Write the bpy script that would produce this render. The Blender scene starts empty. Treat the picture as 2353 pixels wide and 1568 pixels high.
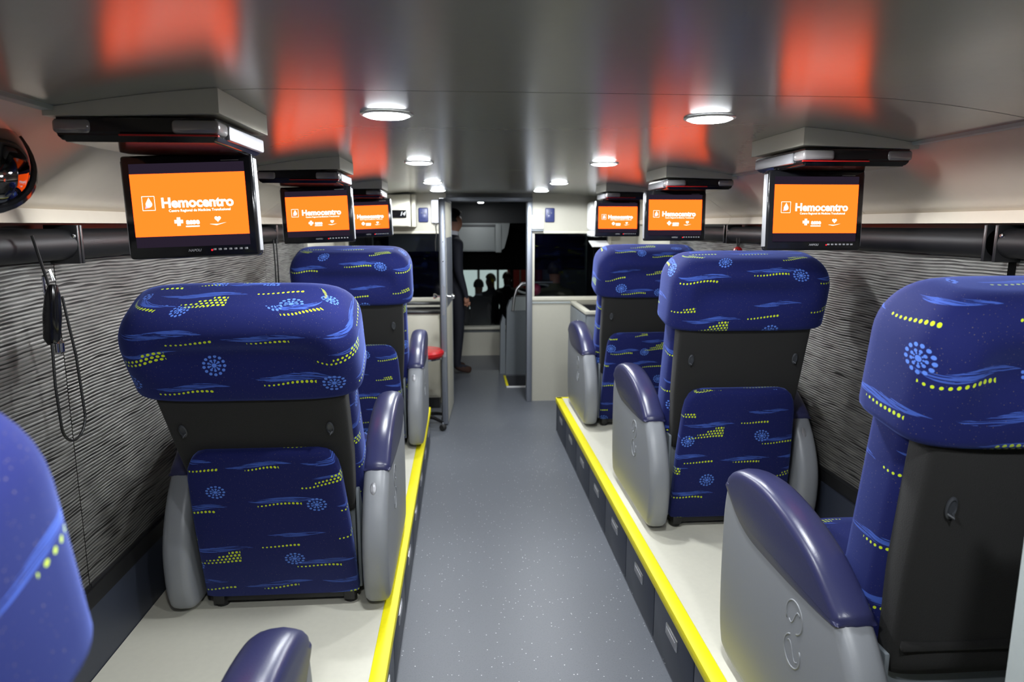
import bpy, bmesh, math, random
from mathutils import Vector, Matrix
random.seed(7)
SC = bpy.context.scene
COL = SC.collection
PI = math.pi

# ---------------------------------------------------------------- camera, world, exposure
cd = bpy.data.cameras.new('camera'); cam = bpy.data.objects.new('camera', cd); COL.objects.link(cam)
cam.location = (0, 0, 1.6)
cam.rotation_euler = (math.radians(90 - 9.6576), 0, math.radians(-4.1865))
cd.lens = 24.0; cd.sensor_width = 36.0; cd.clip_start = 0.02; cd.clip_end = 200
cd.dof.use_dof = True; cd.dof.focus_distance = 2.0; cd.dof.aperture_fstop = 4.0
SC.camera = cam
w = bpy.data.worlds.new('night'); SC.world = w; w.use_nodes = True
w.node_tree.nodes['Background'].inputs[0].default_value = (0.004, 0.005, 0.008, 1)
w.node_tree.nodes['Background'].inputs[1].default_value = 1.0
SC.view_settings.view_transform = 'Standard'; SC.view_settings.look = 'None'
SC.view_settings.gamma = 1.0; SC.view_settings.use_curve_mapping = False
SC.view_settings.exposure = 0.0
LAMP_W = 56.0

# ---------------------------------------------------------------- geometry constants (metres)
XC = 0.235                   # centre line of the bus
AL, AR = -0.25, 0.727        # aisle edges
PZ = 0.27                    # platform height
WL, WR = -1.13, 1.60         # side walls
YB, YP, YF = -2.4, 6.08, 8.4 # back wall, partition, windscreen
ZC = 1.87

# ---------------------------------------------------------------- object helpers
def tag(o, label=None, cat=None, group=None, kind=None):
    if label: o['label'] = label
    if cat: o['category'] = cat
    if group: o['group'] = group
    if kind: o['kind'] = kind
    return o

def empty(name, loc=(0, 0, 0), rz=0.0):
    o = bpy.data.objects.new(name, None); COL.objects.link(o)
    o.location = loc; o.rotation_euler = (0, 0, rz); o.empty_display_size = 0.1
    return o

def link(name, me, parent=None, loc=None, rot=None, mat=None):
    o = bpy.data.objects.new(name, me); COL.objects.link(o)
    if parent: o.parent = parent
    if loc: o.location = loc
    if rot: o.rotation_euler = rot
    if mat and not me.materials: me.materials.append(mat)
    return o

def bm_mesh(name, bm, mat=None, smooth=False, angle=None):
    bmesh.ops.recalc_face_normals(bm, faces=bm.faces[:])
    me = bpy.data.meshes.new(name)
    if angle is not None:
        for e in bm.edges:
            if len(e.link_faces) == 2 and e.calc_face_angle(0) > angle: e.smooth = False
        smooth = True
    for f in bm.faces: f.smooth = smooth
    bm.to_mesh(me); bm.free()
    if mat: me.materials.append(mat)
    return me

def bx(bm, x0, x1, y0, y1, z0, z1, bev=0.0, seg=2):
    r = bmesh.ops.create_cube(bm, size=1.0)
    vs = r['verts']
    for v in vs:
        v.co = Vector(((x0 + x1) / 2 + v.co.x * (x1 - x0), (y0 + y1) / 2 + v.co.y * (y1 - y0), (z0 + z1) / 2 + v.co.z * (z1 - z0)))
    if bev:
        es = list({e for v in vs for e in v.link_edges})
        bmesh.ops.bevel(bm, geom=es, offset=bev, segments=seg, profile=0.5, affect='EDGES')

def box(name, x0, x1, y0, y1, z0, z1, mat, parent=None, bev=0.0, seg=2, loc=None, rot=None):
    bm = bmesh.new(); bx(bm, x0, x1, y0, y1, z0, z1, bev, seg)
    return link(name, bm_mesh(name, bm, mat, angle=0.6 if bev else None), parent, loc, rot)

def tube_bm(bm, pts, r, n=10, closed=False):
    pts = [Vector(p) for p in pts]; rings = []
    m = len(pts); up = None
    for i, p in enumerate(pts):
        a = pts[(i - 1) % m] if (i or closed) else p
        b = pts[(i + 1) % m] if (i < m - 1 or closed) else p
        t = (b - a).normalized()
        if up is None: up = Vector((0, 0, 1)) if abs(t.z) < .9 else Vector((1, 0, 0))
        s = t.cross(up).normalized(); up = s.cross(t).normalized()
        rr = r[i] if isinstance(r, (list, tuple)) else r
        rings.append([bm.verts.new(p + s * rr * math.cos(2 * PI * k / n) + up * rr * math.sin(2 * PI * k / n)) for k in range(n)])
    for i in range(m if closed else m - 1):
        A, B = rings[i], rings[(i + 1) % m]
        for k in range(n): bm.faces.new((A[k], A[(k + 1) % n], B[(k + 1) % n], B[k]))
    if not closed:
        bm.faces.new(rings[0][::-1]); bm.faces.new(rings[-1])

def tube(name, pts, r, mat, parent=None, n=10, closed=False, loc=None, rot=None):
    bm = bmesh.new(); tube_bm(bm, pts, r, n, closed)
    return link(name, bm_mesh(name, bm, mat, angle=0.8), parent, loc, rot)

def lathe_bm(bm, prof, n=24, mtx=None):
    rings = []
    for r, z in prof:
        rings.append([bm.verts.new((r * math.cos(2 * PI * k / n), r * math.sin(2 * PI * k / n), z)) for k in range(n)])
    for A, B in zip(rings, rings[1:]):
        for k in range(n): bm.faces.new((A[k], A[(k + 1) % n], B[(k + 1) % n], B[k]))
    bm.faces.new(rings[0][::-1]); bm.faces.new(rings[-1])
    if mtx is not None: bmesh.ops.transform(bm, matrix=mtx, verts=[v for R in rings for v in R])

def lathe(name, prof, mat, parent=None, n=24, loc=None, rot=None):
    bm = bmesh.new(); lathe_bm(bm, prof, n)
    return link(name, bm_mesh(name, bm, mat, angle=0.6), parent, loc, rot)

def prism_bm(bm, pts, axis, a, b):
    """extrude a 2D polygon; axis 'y': pts are (x,z); axis 'x': pts are (y,z); axis 'z': pts are (x,y)"""
    def P(p, t):
        return {'y': (p[0], t, p[1]), 'x': (t, p[0], p[1]), 'z': (p[0], p[1], t)}[axis]
    A = [bm.verts.new(P(p, a)) for p in pts]; B = [bm.verts.new(P(p, b)) for p in pts]
    n = len(pts)
    for i in range(n): bm.faces.new((A[i], A[(i + 1) % n], B[(i + 1) % n], B[i]))
    bm.faces.new(A[::-1]); bm.faces.new(B)

def prism(name, pts, axis, a, b, mat, parent=None, angle=None, loc=None, rot=None):
    bm = bmesh.new(); prism_bm(bm, pts, axis, a, b)
    return link(name, bm_mesh(name, bm, mat, angle=angle), parent, loc, rot)

def superloft(name, stations, mat, p=4.0, n=48, dent=None, uvo=(0, 0)):
    """stations: (s, halfwidth, halfdepth, ycentre). horizontal superellipse rings along z, UV in metres"""
    bm = bmesh.new(); uv = bm.loops.layers.uv.new('UVMap')
    ts = [2 * PI * k / n + PI / 2 for k in range(n)]
    def pt(a, b, t):
        c, s_ = math.cos(t), math.sin(t)
        return a * math.copysign(abs(c) ** (2 / p), c), b * math.copysign(abs(s_) ** (2 / p), s_)
    A = max(st[1] for st in stations); B = max(st[2] for st in stations)
    per = [0.0]; q0 = pt(A, B, ts[0])
    for k in range(1, n + 1):
        q = pt(A, B, ts[k % n]); per.append(per[-1] + math.hypot(q[0] - q0[0], q[1] - q0[1])); q0 = q
    half = per[-1] / 2
    rings = []
    for (s, a, b, yc) in stations:
        R = []
        for t in ts:
            x, y = pt(a, b, t); y += yc
            if dent: y = dent(x, y, s)
            R.append(bm.verts.new((x, y, s)))
        rings.append(R)
    vv = [0.0]
    for i in range(1, len(stations)):
        a, b = stations[i - 1], stations[i]
        vv.append(vv[-1] + math.hypot(b[0] - a[0], b[2] - a[2]))
    v0 = stations[0][0]
    for i in range(len(rings) - 1):
        for k in range(n):
            f = bm.faces.new((rings[i][k], rings[i][(k + 1) % n], rings[i + 1][(k + 1) % n], rings[i + 1][k]))
            for l, (kk, ii) in zip(f.loops, ((k, i), (k + 1, i), (k + 1, i + 1), (k, i + 1))):
                l[uv].uv = (per[kk] - half + uvo[0], v0 + vv[ii] + uvo[1])
    for R, ii in ((rings[0], 0), (rings[-1], len(rings) - 1)):
        f = bm.faces.new(R)
        for l in f.loops: l[uv].uv = (l.vert.co.x + uvo[0], v0 + vv[ii] + l.vert.co.y - R[n // 2].co.y + uvo[1])
    return bm_mesh(name, bm, mat, smooth=True)

def smooth_closed(pts, sub=6):
    n = len(pts); out = []
    for i in range(n):
        p0, p1, p2, p3 = (Vector(pts[(i + k - 1) % n]) for k in range(4))
        for j in range(sub):
            t = j / sub
            out.append(0.5 * ((2 * p1) + (p2 - p0) * t + (2 * p0 - 5 * p1 + 4 * p2 - p3) * t * t + (3 * p1 - p0 - 3 * p2 + p3) * t ** 3))
    return out

def pillow_bm(bm, outline, prof, xs=1.0, under=1.0):
    """outline in (y,z); prof: list of (x, inset). Lofts inset copies of the outline along x"""
    n = len(outline)
    area = sum(outline[i].x * outline[(i + 1) % n].y - outline[(i + 1) % n].x * outline[i].y for i in range(n))
    sg = 1 if area > 0 else -1
    nor = []
    for i in range(n):
        t = (outline[(i + 1) % n] - outline[i - 1]).normalized()
        v = Vector((-t.y, t.x)) * sg
        nor.append(v * (1 + (under - 1) * min(1.0, max(0.0, v.y * 1.6))))
    rings = []
    for x, ins in prof:
        rings.append([bm.verts.new((x * xs, (outline[i] + nor[i] * ins).x, (outline[i] + nor[i] * ins).y)) for i in range(n)])
    for A, B in zip(rings, rings[1:]):
        for k in range(n): bm.faces.new((A[k], A[(k + 1) % n], B[(k + 1) % n], B[k]))
    bm.faces.new(rings[0][::-1]); bm.faces.new(rings[-1])

def copy_tree(o, parent=None):
    c = o.copy(); COL.objects.link(c); c.parent = parent
    for ch in list(o.children): copy_tree(ch, c)
    return c

_txt = {}
def text_mesh(body, size, mat, bold=0.0, shear=0.0, sx=1.0):
    key = (body, size, bold, mat.name)
    if key in _txt: return _txt[key]
    cu = bpy.data.curves.new('text', 'FONT'); cu.body = body; cu.size = size; cu.offset = bold; cu.shear = shear
    cu.align_x = 'CENTER'; cu.align_y = 'CENTER'; cu.resolution_u = 3; cu.extrude = 0.0002
    o = bpy.data.objects.new('text', cu); COL.objects.link(o)
    me = bpy.data.meshes.new_from_object(o.evaluated_get(bpy.context.evaluated_depsgraph_get()))
    bpy.data.objects.remove(o); bpy.data.curves.remove(cu)
    me.materials.clear(); me.materials.append(mat)
    # stand upright facing -y
    me.transform(Matrix.Rotation(PI / 2, 4, 'X') @ Matrix.Diagonal((sx, 1, 1, 1)))
    _txt[key] = me
    return me

# ---------------------------------------------------------------- node helpers
class E_:
    nt = None
    def __init__(s, k): s.k = k
    @staticmethod
    def m(op, *a):
        n = E_.nt.nodes.new('ShaderNodeMath'); n.operation = op
        for i, v in enumerate(a):
            v = v.k if isinstance(v, E_) else v
            if isinstance(v, (int, float)): n.inputs[i].default_value = v
            else: E_.nt.links.new(v, n.inputs[i])
        return E_(n.outputs[0])
    def __add__(s, o): return E_.m('ADD', s, o)
    __radd__ = __add__
    def __sub__(s, o): return E_.m('SUBTRACT', s, o)
    def __rsub__(s, o): return E_.m('SUBTRACT', o, s)
    def __mul__(s, o): return E_.m('MULTIPLY', s, o)
    __rmul__ = __mul__
    def __truediv__(s, o): return E_.m('DIVIDE', s, o)
    def lt(s, o): return E_.m('LESS_THAN', s, o)
    def gt(s, o): return E_.m('GREATER_THAN', s, o)
    def fmod(s, o): return E_.m('FLOORED_MODULO', s, o)
    def max(s, o): return E_.m('MAXIMUM', s, o)
    def min(s, o): return E_.m('MINIMUM', s, o)
def fn(op, *a): return E_.m(op, *a)

def mat(name, color=(.5, .5, .5), rough=.5, metal=0.0, **kw):
    m = bpy.data.materials.new(name); m.use_nodes = True
    b = m.node_tree.nodes['Principled BSDF']
    b.inputs['Base Color'].default_value = (*color, 1); b.inputs['Roughness'].default_value = rough
    b.inputs['Metallic'].default_value = metal
    for k, v in kw.items():
        key = k.replace('_', ' ')
        if key in b.inputs: b.inputs[key].default_value = v
    return m

def emit(name, color, strength):
    m = bpy.data.materials.new(name); m.use_nodes = True
    nt = m.node_tree; nt.nodes.clear()
    e = nt.nodes.new('ShaderNodeEmission'); o = nt.nodes.new('ShaderNodeOutputMaterial')
    e.inputs[0].default_value = (*color, 1); e.inputs[1].default_value = strength
    nt.links.new(e.outputs[0], o.inputs[0])
    return m

def noise(nt, vec, scale, detail=3.0, rough=.5):
    n = nt.nodes.new('ShaderNodeTexNoise'); n.inputs['Scale'].default_value = scale
    n.inputs['Detail'].default_value = detail; n.inputs['Roughness'].default_value = rough
    if vec is not None: nt.links.new(vec, n.inputs['Vector'])
    return n

def mapping(nt, src, scale=(1, 1, 1), loc=(0, 0, 0)):
    n = nt.nodes.new('ShaderNodeMapping'); n.inputs['Scale'].default_value = scale; n.inputs['Location'].default_value = loc
    nt.links.new(src, n.inputs['Vector']); return n.outputs[0]

def mixc(nt, fac, a, b):
    n = nt.nodes.new('ShaderNodeMix'); n.data_type = 'RGBA'
    def put(sock, v):
        if isinstance(v, tuple): sock.default_value = (*v, 1) if len(v) == 3 else v
        elif isinstance(v, (int, float)): sock.default_value = v
        else: nt.links.new(v, sock)
    put(n.inputs[0], fac); put(n.inputs[6], a); put(n.inputs[7], b)
    return n.outputs[2]

def bump(nt, height, strength, dist):
    n = nt.nodes.new('ShaderNodeBump'); n.inputs['Strength'].default_value = strength; n.inputs['Distance'].default_value = dist
    nt.links.new(height, n.inputs['Height']); return n.outputs[0]

def grain(m, scale=60, amt=.12, bstr=.15, dist=.002, stretch=(1, 1, 1)):
    """subtle colour variation and fine relief on a plain material"""
    nt = m.node_tree; b = nt.nodes['Principled BSDF']
    tc = nt.nodes.new('ShaderNodeTexCoord')
    v = mapping(nt, tc.outputs['Object'], stretch)
    n = noise(nt, v, scale, 4)
    c = tuple(b.inputs['Base Color'].default_value[:3])
    nt.links.new(mixc(nt, n.outputs['Fac'], tuple(x * (1 - amt) for x in c), tuple(min(1, x * (1 + amt)) for x in c)), b.inputs['Base Color'])
    if bstr: nt.links.new(bump(nt, n.outputs['Fac'], bstr, dist), b.inputs['Normal'])
    return m

# ---------------------------------------------------------------- materials
def fabric_material():
    m = mat('seat_fabric', (.01, .02, .2), .85, Sheen_Weight=.28, Sheen_Roughness=.4)
    nt = m.node_tree; b = nt.nodes['Principled BSDF']; E_.nt = nt
    b.inputs['Sheen Tint'].default_value = (.25, .35, 1, 1)
    b.inputs['Specular IOR Level'].default_value = .25
    uvn = nt.nodes.new('ShaderNodeUVMap'); uvn.uv_map = 'UVMap'
    sep = nt.nodes.new('ShaderNodeSeparateXYZ'); nt.links.new(uvn.outputs[0], sep.inputs[0])
    oi = nt.nodes.new('ShaderNodeObjectInfo')
    rnd = E_(oi.outputs['Random'])
    U, V = .58, .50
    u = E_(sep.outputs[0]) + rnd * 3.7; v = E_(sep.outputs[1]) + rnd * 1.9
    wob = noise(nt, uvn.outputs[0], 5, 1)
    v = v + (E_(wob.outputs['Fac']) - .5) * .03
    cmb = nt.nodes.new('ShaderNodeCombineXYZ')
    nt.links.new((u * 9).k, cmb.inputs[0]); nt.links.new((v * 300).k, cmb.inputs[1])
    st = E_(noise(nt, cmb.outputs[0], 1.0, 2, .6).outputs['Fac'])
    stm = st.gt(.47)
    def loc(cx, cy):
        return ((u - cx + U / 2).fmod(U) - U / 2), ((v - cy + V / 2).fmod(V) - V / 2)
    def dots(cx, cy, L, amp, k, rows=1, r=.0043, s=.0135, slope=0.0):
        pu, pv = loc(cx, cy)
        y = pv - fn('SINE', pu * k) * amp - pu * slope
        inside = fn('ABSOLUTE', pu).lt(L / 2); g = pu / L + .5
        rg = s * .86
        if rows > 1:
            idx = fn('ROUND', y / rg).max(0).min(fn('FLOOR', g * rows))
            y = y - idx * rg; du = (pu + idx * (s / 2)).fmod(s) - s / 2
        else:
            du = pu.fmod(s) - s / 2
        return fn('SQRT', du * du + y * y).lt((g * .4 + .68) * r) * inside
    def streak(cx, cy, L, amp, k, W):
        pu, pv = loc(cx, cy)
        y = pv - fn('SINE', pu * k) * amp
        e = (1 - (pu * (2 / L)) * (pu * (2 / L))) * W
        return fn('ABSOLUTE', y).lt(e)
    def flower(cx, cy, R):
        pu, pv = loc(cx, cy); pv = pv * 1.25
        rad = fn('SQRT', pu * pu + pv * pv); ang = fn('ARCTAN2', pv, pu) + PI
        def ring(n, rr, d):
            da = (ang.fmod(2 * PI / n) - PI / n) * rr; dr = rad - rr
            return fn('SQRT', da * da + dr * dr).lt(d)
        return ring(13, R, R * .16).max(ring(9, R * .56, R * .13)).max(rad.lt(R * .24)).max(ring(9, R * .36, R * .07))
    ys = None
    for a in [(.10, .06, .15, .006, 26, 1), (.38, .03, .16, .005, 30, 1), (.26, .135, .17, .008, 24, 3), (.06, .20, .12, .004, 30, 1),
              (.42, .20, .13, .006, 24, 1), (.20, .29, .15, .005, 30, 1), (.44, .32, .16, .008, 22, 4), (.08, .385, .13, .006, 26, 1), (.33, .41, .10, .004, 30, 2)]:
        d = dots(*a); ys = d if ys is None else ys.max(d)
    bs = None
    for a in [(.12, .078, .26, .006, 22, .011), (.40, .05, .22, .007, 24, .010), (.05, .215, .24, .006, 20, .009), (.33, .225, .26, .008, 18, .011),
              (.22, .31, .22, .006, 24, .010), (.45, .375, .24, .007, 22, .010), (.14, .435, .20, .005, 24, .008), (.30, .165, .16, .004, 24, .006)]:
        d = streak(*a); bs = d if bs is None else bs.max(d)
    bs = bs * stm
    fl = flower(.225, .06, .030).max(flower(.47, .115, .029)).max(flower(.12, .325, .030)).max(flower(.36, .30, .026))
    nz = noise(nt, uvn.outputs[0], 900, 2)
    base = mixc(nt, nz.outputs['Fac'], (.0030, .005, .050), (.007, .012, .115))
    fleck = noise(nt, uvn.outputs[0], 330, 0)
    fk = E_(fleck.outputs['Fac']).gt(.79)
    base = mixc(nt, (fk * .45).k, base, (.25, .2, .12))
    c = mixc(nt, (bs * .72).k, base, (.055, .12, .50))
    c = mixc(nt, (fl * .9).k, c, (.10, .22, .72))
    c = mixc(nt, ys.k, c, (.52, .66, .012))
    nt.links.new(c, b.inputs['Base Color'])
    nt.links.new(bump(nt, nz.outputs['Fac'], .25, .001), b.inputs['Normal'])
    return m

def floor_material():
    m = mat('vinyl_floor', (.14, .15, .17), .38)
    nt = m.node_tree; b = nt.nodes['Principled BSDF']; E_.nt = nt
    tc = nt.nodes.new('ShaderNodeTexCoord')
    n1 = noise(nt, tc.outputs['Object'], 160, 4, .7); n2 = noise(nt, tc.outputs['Object'], 2.2, 3)
    vo = nt.nodes.new('ShaderNodeTexVoronoi'); vo.inputs['Scale'].default_value = 75; nt.links.new(tc.outputs['Object'], vo.inputs['Vector'])
    sepc = nt.nodes.new('ShaderNodeSeparateColor'); nt.links.new(vo.outputs['Color'], sepc.inputs[0])
    fl = E_(vo.outputs['Distance']).lt(.16) * E_(sepc.outputs[0]).gt(.80)
    vd = nt.nodes.new('ShaderNodeTexVoronoi'); vd.inputs['Scale'].default_value = 120; nt.links.new(tc.outputs['Object'], vd.inputs['Vector'])
    dk = E_(vd.outputs['Distance']).lt(.2)
    c = mixc(nt, n1.outputs['Fac'], (.085, .095, .115), (.15, .16, .185))
    c = mixc(nt, (E_(n2.outputs['Fac']) * .35).k, c, (.10, .11, .125))
    c = mixc(nt, (dk * .35).k, c, (.05, .055, .07))
    c = mixc(nt, (fl * .9).k, c, (.75, .76, .78))
    nt.links.new(c, b.inputs['Base Color'])
    nt.links.new((.40 - fl * .22).k, b.inputs['Roughness'])
    nt.links.new(bump(nt, n1.outputs['Fac'], .2, .001), b.inputs['Normal'])
    return m

def blind_material():
    m = mat('blind_fabric', (.3, .3, .29), .45, .35)
    nt = m.node_tree; b = nt.nodes['Principled BSDF']; E_.nt = nt
    tc = nt.nodes.new('ShaderNodeTexCoord')
    sep = nt.nodes.new('ShaderNodeSeparateXYZ'); nt.links.new(tc.outputs['Object'], sep.inputs[0])
    y, z = E_(sep.outputs[1]), E_(sep.outputs[2])
    wv = noise(nt, mapping(nt, tc.outputs['Object'], (1, 2.2, 4.0)), 1.0, 2)
    zz = (z + (E_(wv.outputs['Fac']) - .5) * .030) * 98.0
    row = fn('FLOOR', zz); fr = zz.fmod(1.0)
    cmb = nt.nodes.new('ShaderNodeCombineXYZ'); nt.links.new((y * 6.0 + row * 3.73).k, cmb.inputs[0]); nt.links.new((row * 7.31).k, cmb.inputs[1])
    gap = E_(noise(nt, cmb.outputs[0], 1.0, 1).outputs['Fac'])
    wid = (gap - .42).max(0) * 2.6
    dark = fr.lt(wid)
    cmb2 = nt.nodes.new('ShaderNodeCombineXYZ'); nt.links.new((y * 9.0 + row * 1.93).k, cmb2.inputs[0]); nt.links.new((row * 3.1).k, cmb2.inputs[1])
    lite = E_(noise(nt, cmb2.outputs[0], 1.0, 1).outputs['Fac'])
    hgt = fn('SINE', fr * PI) * (1 - dark)
    c = mixc(nt, lite.k, (.14, .135, .125), (.50, .49, .46))
    c = mixc(nt, (dark * .85).k, c, (.018, .017, .016))
    nt.links.new(c, b.inputs['Base Color'])
    nt.links.new(bump(nt, hgt.k, .6, .004), b.inputs['Normal'])
    return m

def glass_material(name, tint=(.9, .95, .95)):
    m = bpy.data.materials.new(name); m.use_nodes = True; nt = m.node_tree; nt.nodes.clear()
    o = nt.nodes.new('ShaderNodeOutputMaterial'); t = nt.nodes.new('ShaderNodeBsdfTransparent'); g = nt.nodes.new('ShaderNodeBsdfGlossy')
    fz = nt.nodes.new('ShaderNodeFresnel'); mx = nt.nodes.new('ShaderNodeMixShader')
    t.inputs[0].default_value = (*tint, 1); g.inputs['Roughness'].default_value = .02; fz.inputs[0].default_value = 1.28
    nt.links.new(fz.outputs[0], mx.inputs[0]); nt.links.new(t.outputs[0], mx.inputs[1]); nt.links.new(g.outputs[0], mx.inputs[2])
    nt.links.new(mx.outputs[0], o.inputs[0]); return m

M = {}
M['fabric'] = fabric_material()
M['floor'] = floor_material()
M['blind'] = blind_material()
M['felt'] = grain(mat('charcoal_felt', (.0075, .0072, .007), .95, Sheen_Weight=.06), 420, .55, .5, .002)
M['arm'] = grain(mat('grey_arm_plastic', (.225, .235, .255), .38), 500, .05, .12, .0008)
M['leather'] = grain(mat('navy_leatherette', (.026, .028, .085), .30), 350, .12, .2, .001)
M['darkgrey'] = grain(mat('dark_grey_plastic', (.035, .038, .045), .5), 90, .1, .05)
M['blackmetal'] = mat('black_painted_metal', (.012, .012, .013), .45)
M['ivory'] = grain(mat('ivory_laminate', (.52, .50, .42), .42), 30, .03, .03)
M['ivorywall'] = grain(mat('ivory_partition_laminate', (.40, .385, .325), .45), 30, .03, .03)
M['panel'] = grain(mat('ivory_wall_panel', (.62, .55, .45), .22, Specular_IOR_Level=.8), 25, .03, .03)
M['ceiling'] = grain(mat('satin_ceiling_panel', (.235, .235, .205), .23, Specular_IOR_Level=.9), 40, .03, .02)
M['platform'] = grain(mat('cream_platform_vinyl', (.66, .64, .54), .42), 45, .05, .05)
M['yellow'] = grain(mat('yellow_safety_edge', (.88, .78, .0), .5), 70, .08, .2, .001)
M['drawer'] = grain(mat('dark_slate_drawer', (.030, .036, .055), .42), 60, .1, .04)
M['steel'] = mat('brushed_steel', (.62, .62, .63), .28, 1.0)
M['chrome'] = mat('chrome', (.8, .8, .82), .08, 1.0)
M['alu'] = mat('grey_anodised_frame', (.20, .215, .25), .38, .5)
M['blackgloss'] = mat('black_gloss_plastic', (.006, .006, .007), .12)
M['blackmat'] = mat('black_satin_plastic', (.010, .010, .011), .35)
M['silverplastic'] = mat('silver_plastic', (.32, .32, .34), .42, .4)
M['lens'] = mat('clear_lamp_lens', (.30, .28, .28), .12, .3)
M['white'] = mat('white_plastic', (.80, .80, .80), .35)
M['bluebox'] = mat('blue_plastic_plate', (.025, .035, .13), .4)
M['red'] = mat('red_vinyl', (.42, .008, .012), .25)
M['greyfit'] = grain(mat('grey_moulded_fitting', (.16, .18, .20), .45), 60, .06, .05)
M['greylight'] = grain(mat('light_grey_moulding', (.33, .36, .36), .5), 60, .05, .05)
M['greydark2'] = mat('dark_cab_ceiling', (.10, .105, .11), .5)
M['counter'] = mat('black_worktop', (.012, .012, .014), .2)
M['rubber'] = mat('black_rubber', (.012, .012, .012), .7)
M['cable'] = mat('black_cable', (.008, .008, .008), .5)
M['glass'] = glass_material('window_glass', (.72, .75, .76))
M['glassdark'] = glass_material('tinted_partition_glass', (.55, .57, .58))
M['mirror'] = mat('convex_mirror_glass', (.16, .16, .17), .03, 1.0)
M['screen'] = emit('screen_orange', (1.0, .086, .0075), 3.6)
M['screenbar'] = emit('screen_letterbox', (.022, .015, .028), 1.0)
M['screentext'] = emit('screen_white', (1.0, .97, .95), 2.2)
M['screenpink'] = emit('screen_pink', (1.0, .55, .85), 1.2)
M['lamp'] = emit('downlight_glow', (.92, .97, 1.0), 40.0)
M['walllamp'] = emit('wall_lamp_glow', (.85, .88, 1.0), 1.6)
M['led'] = emit('red_led', (1, .01, .02), 3.0)
M['digits'] = emit('white_digits', (.9, .95, 1), 1.5)
M['redline'] = mat('red_trim_strip', (.45, .01, .01), .25)
M['suit'] = mat('dark_suit_cloth', (.008, .009, .018), .8)
M['skin'] = mat('skin', (.42, .20, .13), .55)
M['hair'] = mat('black_hair', (.006, .005, .005), .6)
M['shirt'] = mat('white_shirt', (.7, .7, .75), .7)
M['shoe'] = mat('brown_leather_shoe', (.05, .025, .018), .35)
M['olive'] = mat('olive_shirt_cloth', (.10, .105, .055), .8)
M['asphalt'] = grain(mat('asphalt', (.02, .02, .022), .85), 20, .3, .3)
M['redwall'] = grain(mat('red_painted_panel', (.40, .035, .025), .6), 10, .1, 0)
M['litwall'] = emit('lit_hall_glazing', (.80, .95, .90), .85)
M['greywall'] = mat('grey_green_render', (.28, .32, .30), .8)
M['darkcloth'] = mat('dark_clothing', (.012, .012, .014), .9)
M['yellowcloth'] = mat('yellow_green_cloth', (.55, .60, .10), .8)
M['blackcloth'] = mat('black_blind_cloth', (.004, .004, .004), 1.0, Specular_IOR_Level=.0)
M['tubeblack'] = mat('black_roller_tube', (.006, .006, .007), .5, Specular_IOR_Level=.3)
M['pink'] = mat('pink_rubber', (.75, .06, .16), .5)

# ================================================================= STRUCTURE
# floor (with the step well opening beside the driver)
fl = empty('floor', (0, 0, 0)); tag(fl, 'grey-blue speckled vinyl floor of the aisle and entry', kind='structure')
for (x0, x1, y0, y1) in ((WL - .1, WR + .1, YB, YP + .55), (WL - .1, .445, YP + .55, YF), (.445, WR + .1, 7.15, YF)):
    box('floor_sheet', x0, x1, y0, y1, -.06, 0, M['floor'], fl)
wellp = empty('stair_well', (.445, 6.63, -.06)); tag(wellp, 'dark entry step well sunk into the floor beyond the doorway', 'step well', kind='structure')
box('step_tread', 0, .8, 0, .52, -.16, -.12, M['darkgrey'], wellp)
box('riser', 0, .8, .50, .52, -.12, .06, M['darkgrey'], wellp)

# ceiling panels with camber and open joints
def ceil_z(x):
    d = abs(x - XC)
    return ZC if d < .62 else ZC - .045 * min(1.0, ((d - .62) / .42)) ** 1.6
xs = [XC - 1.05 + 2.10 * i / 42 for i in range(43)]
ce = empty('ceiling', (0, 0, 0)); tag(ce, 'satin grey-beige cambered ceiling of the seating bay', kind='structure')
def ceiling_panel(y0, y1):
    pts = [(x, ceil_z(x)) for x in xs] + [(x, ceil_z(x) + .03) for x in reversed(xs)]
    return prism('ceiling_panel', pts, 'y', y0, y1, M['ceiling'], ce, angle=.5)
joints = [YB, -.55, 1.47, 3.50, 5.52, YP]
for a, b in zip(joints, joints[1:]): ceiling_panel(a + .002, b - .002)
box('joint_backing', XC - 1.0, XC + 1.0, YB, YP, ZC + .031, ZC + .05, M['ivory'], ce)

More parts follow.
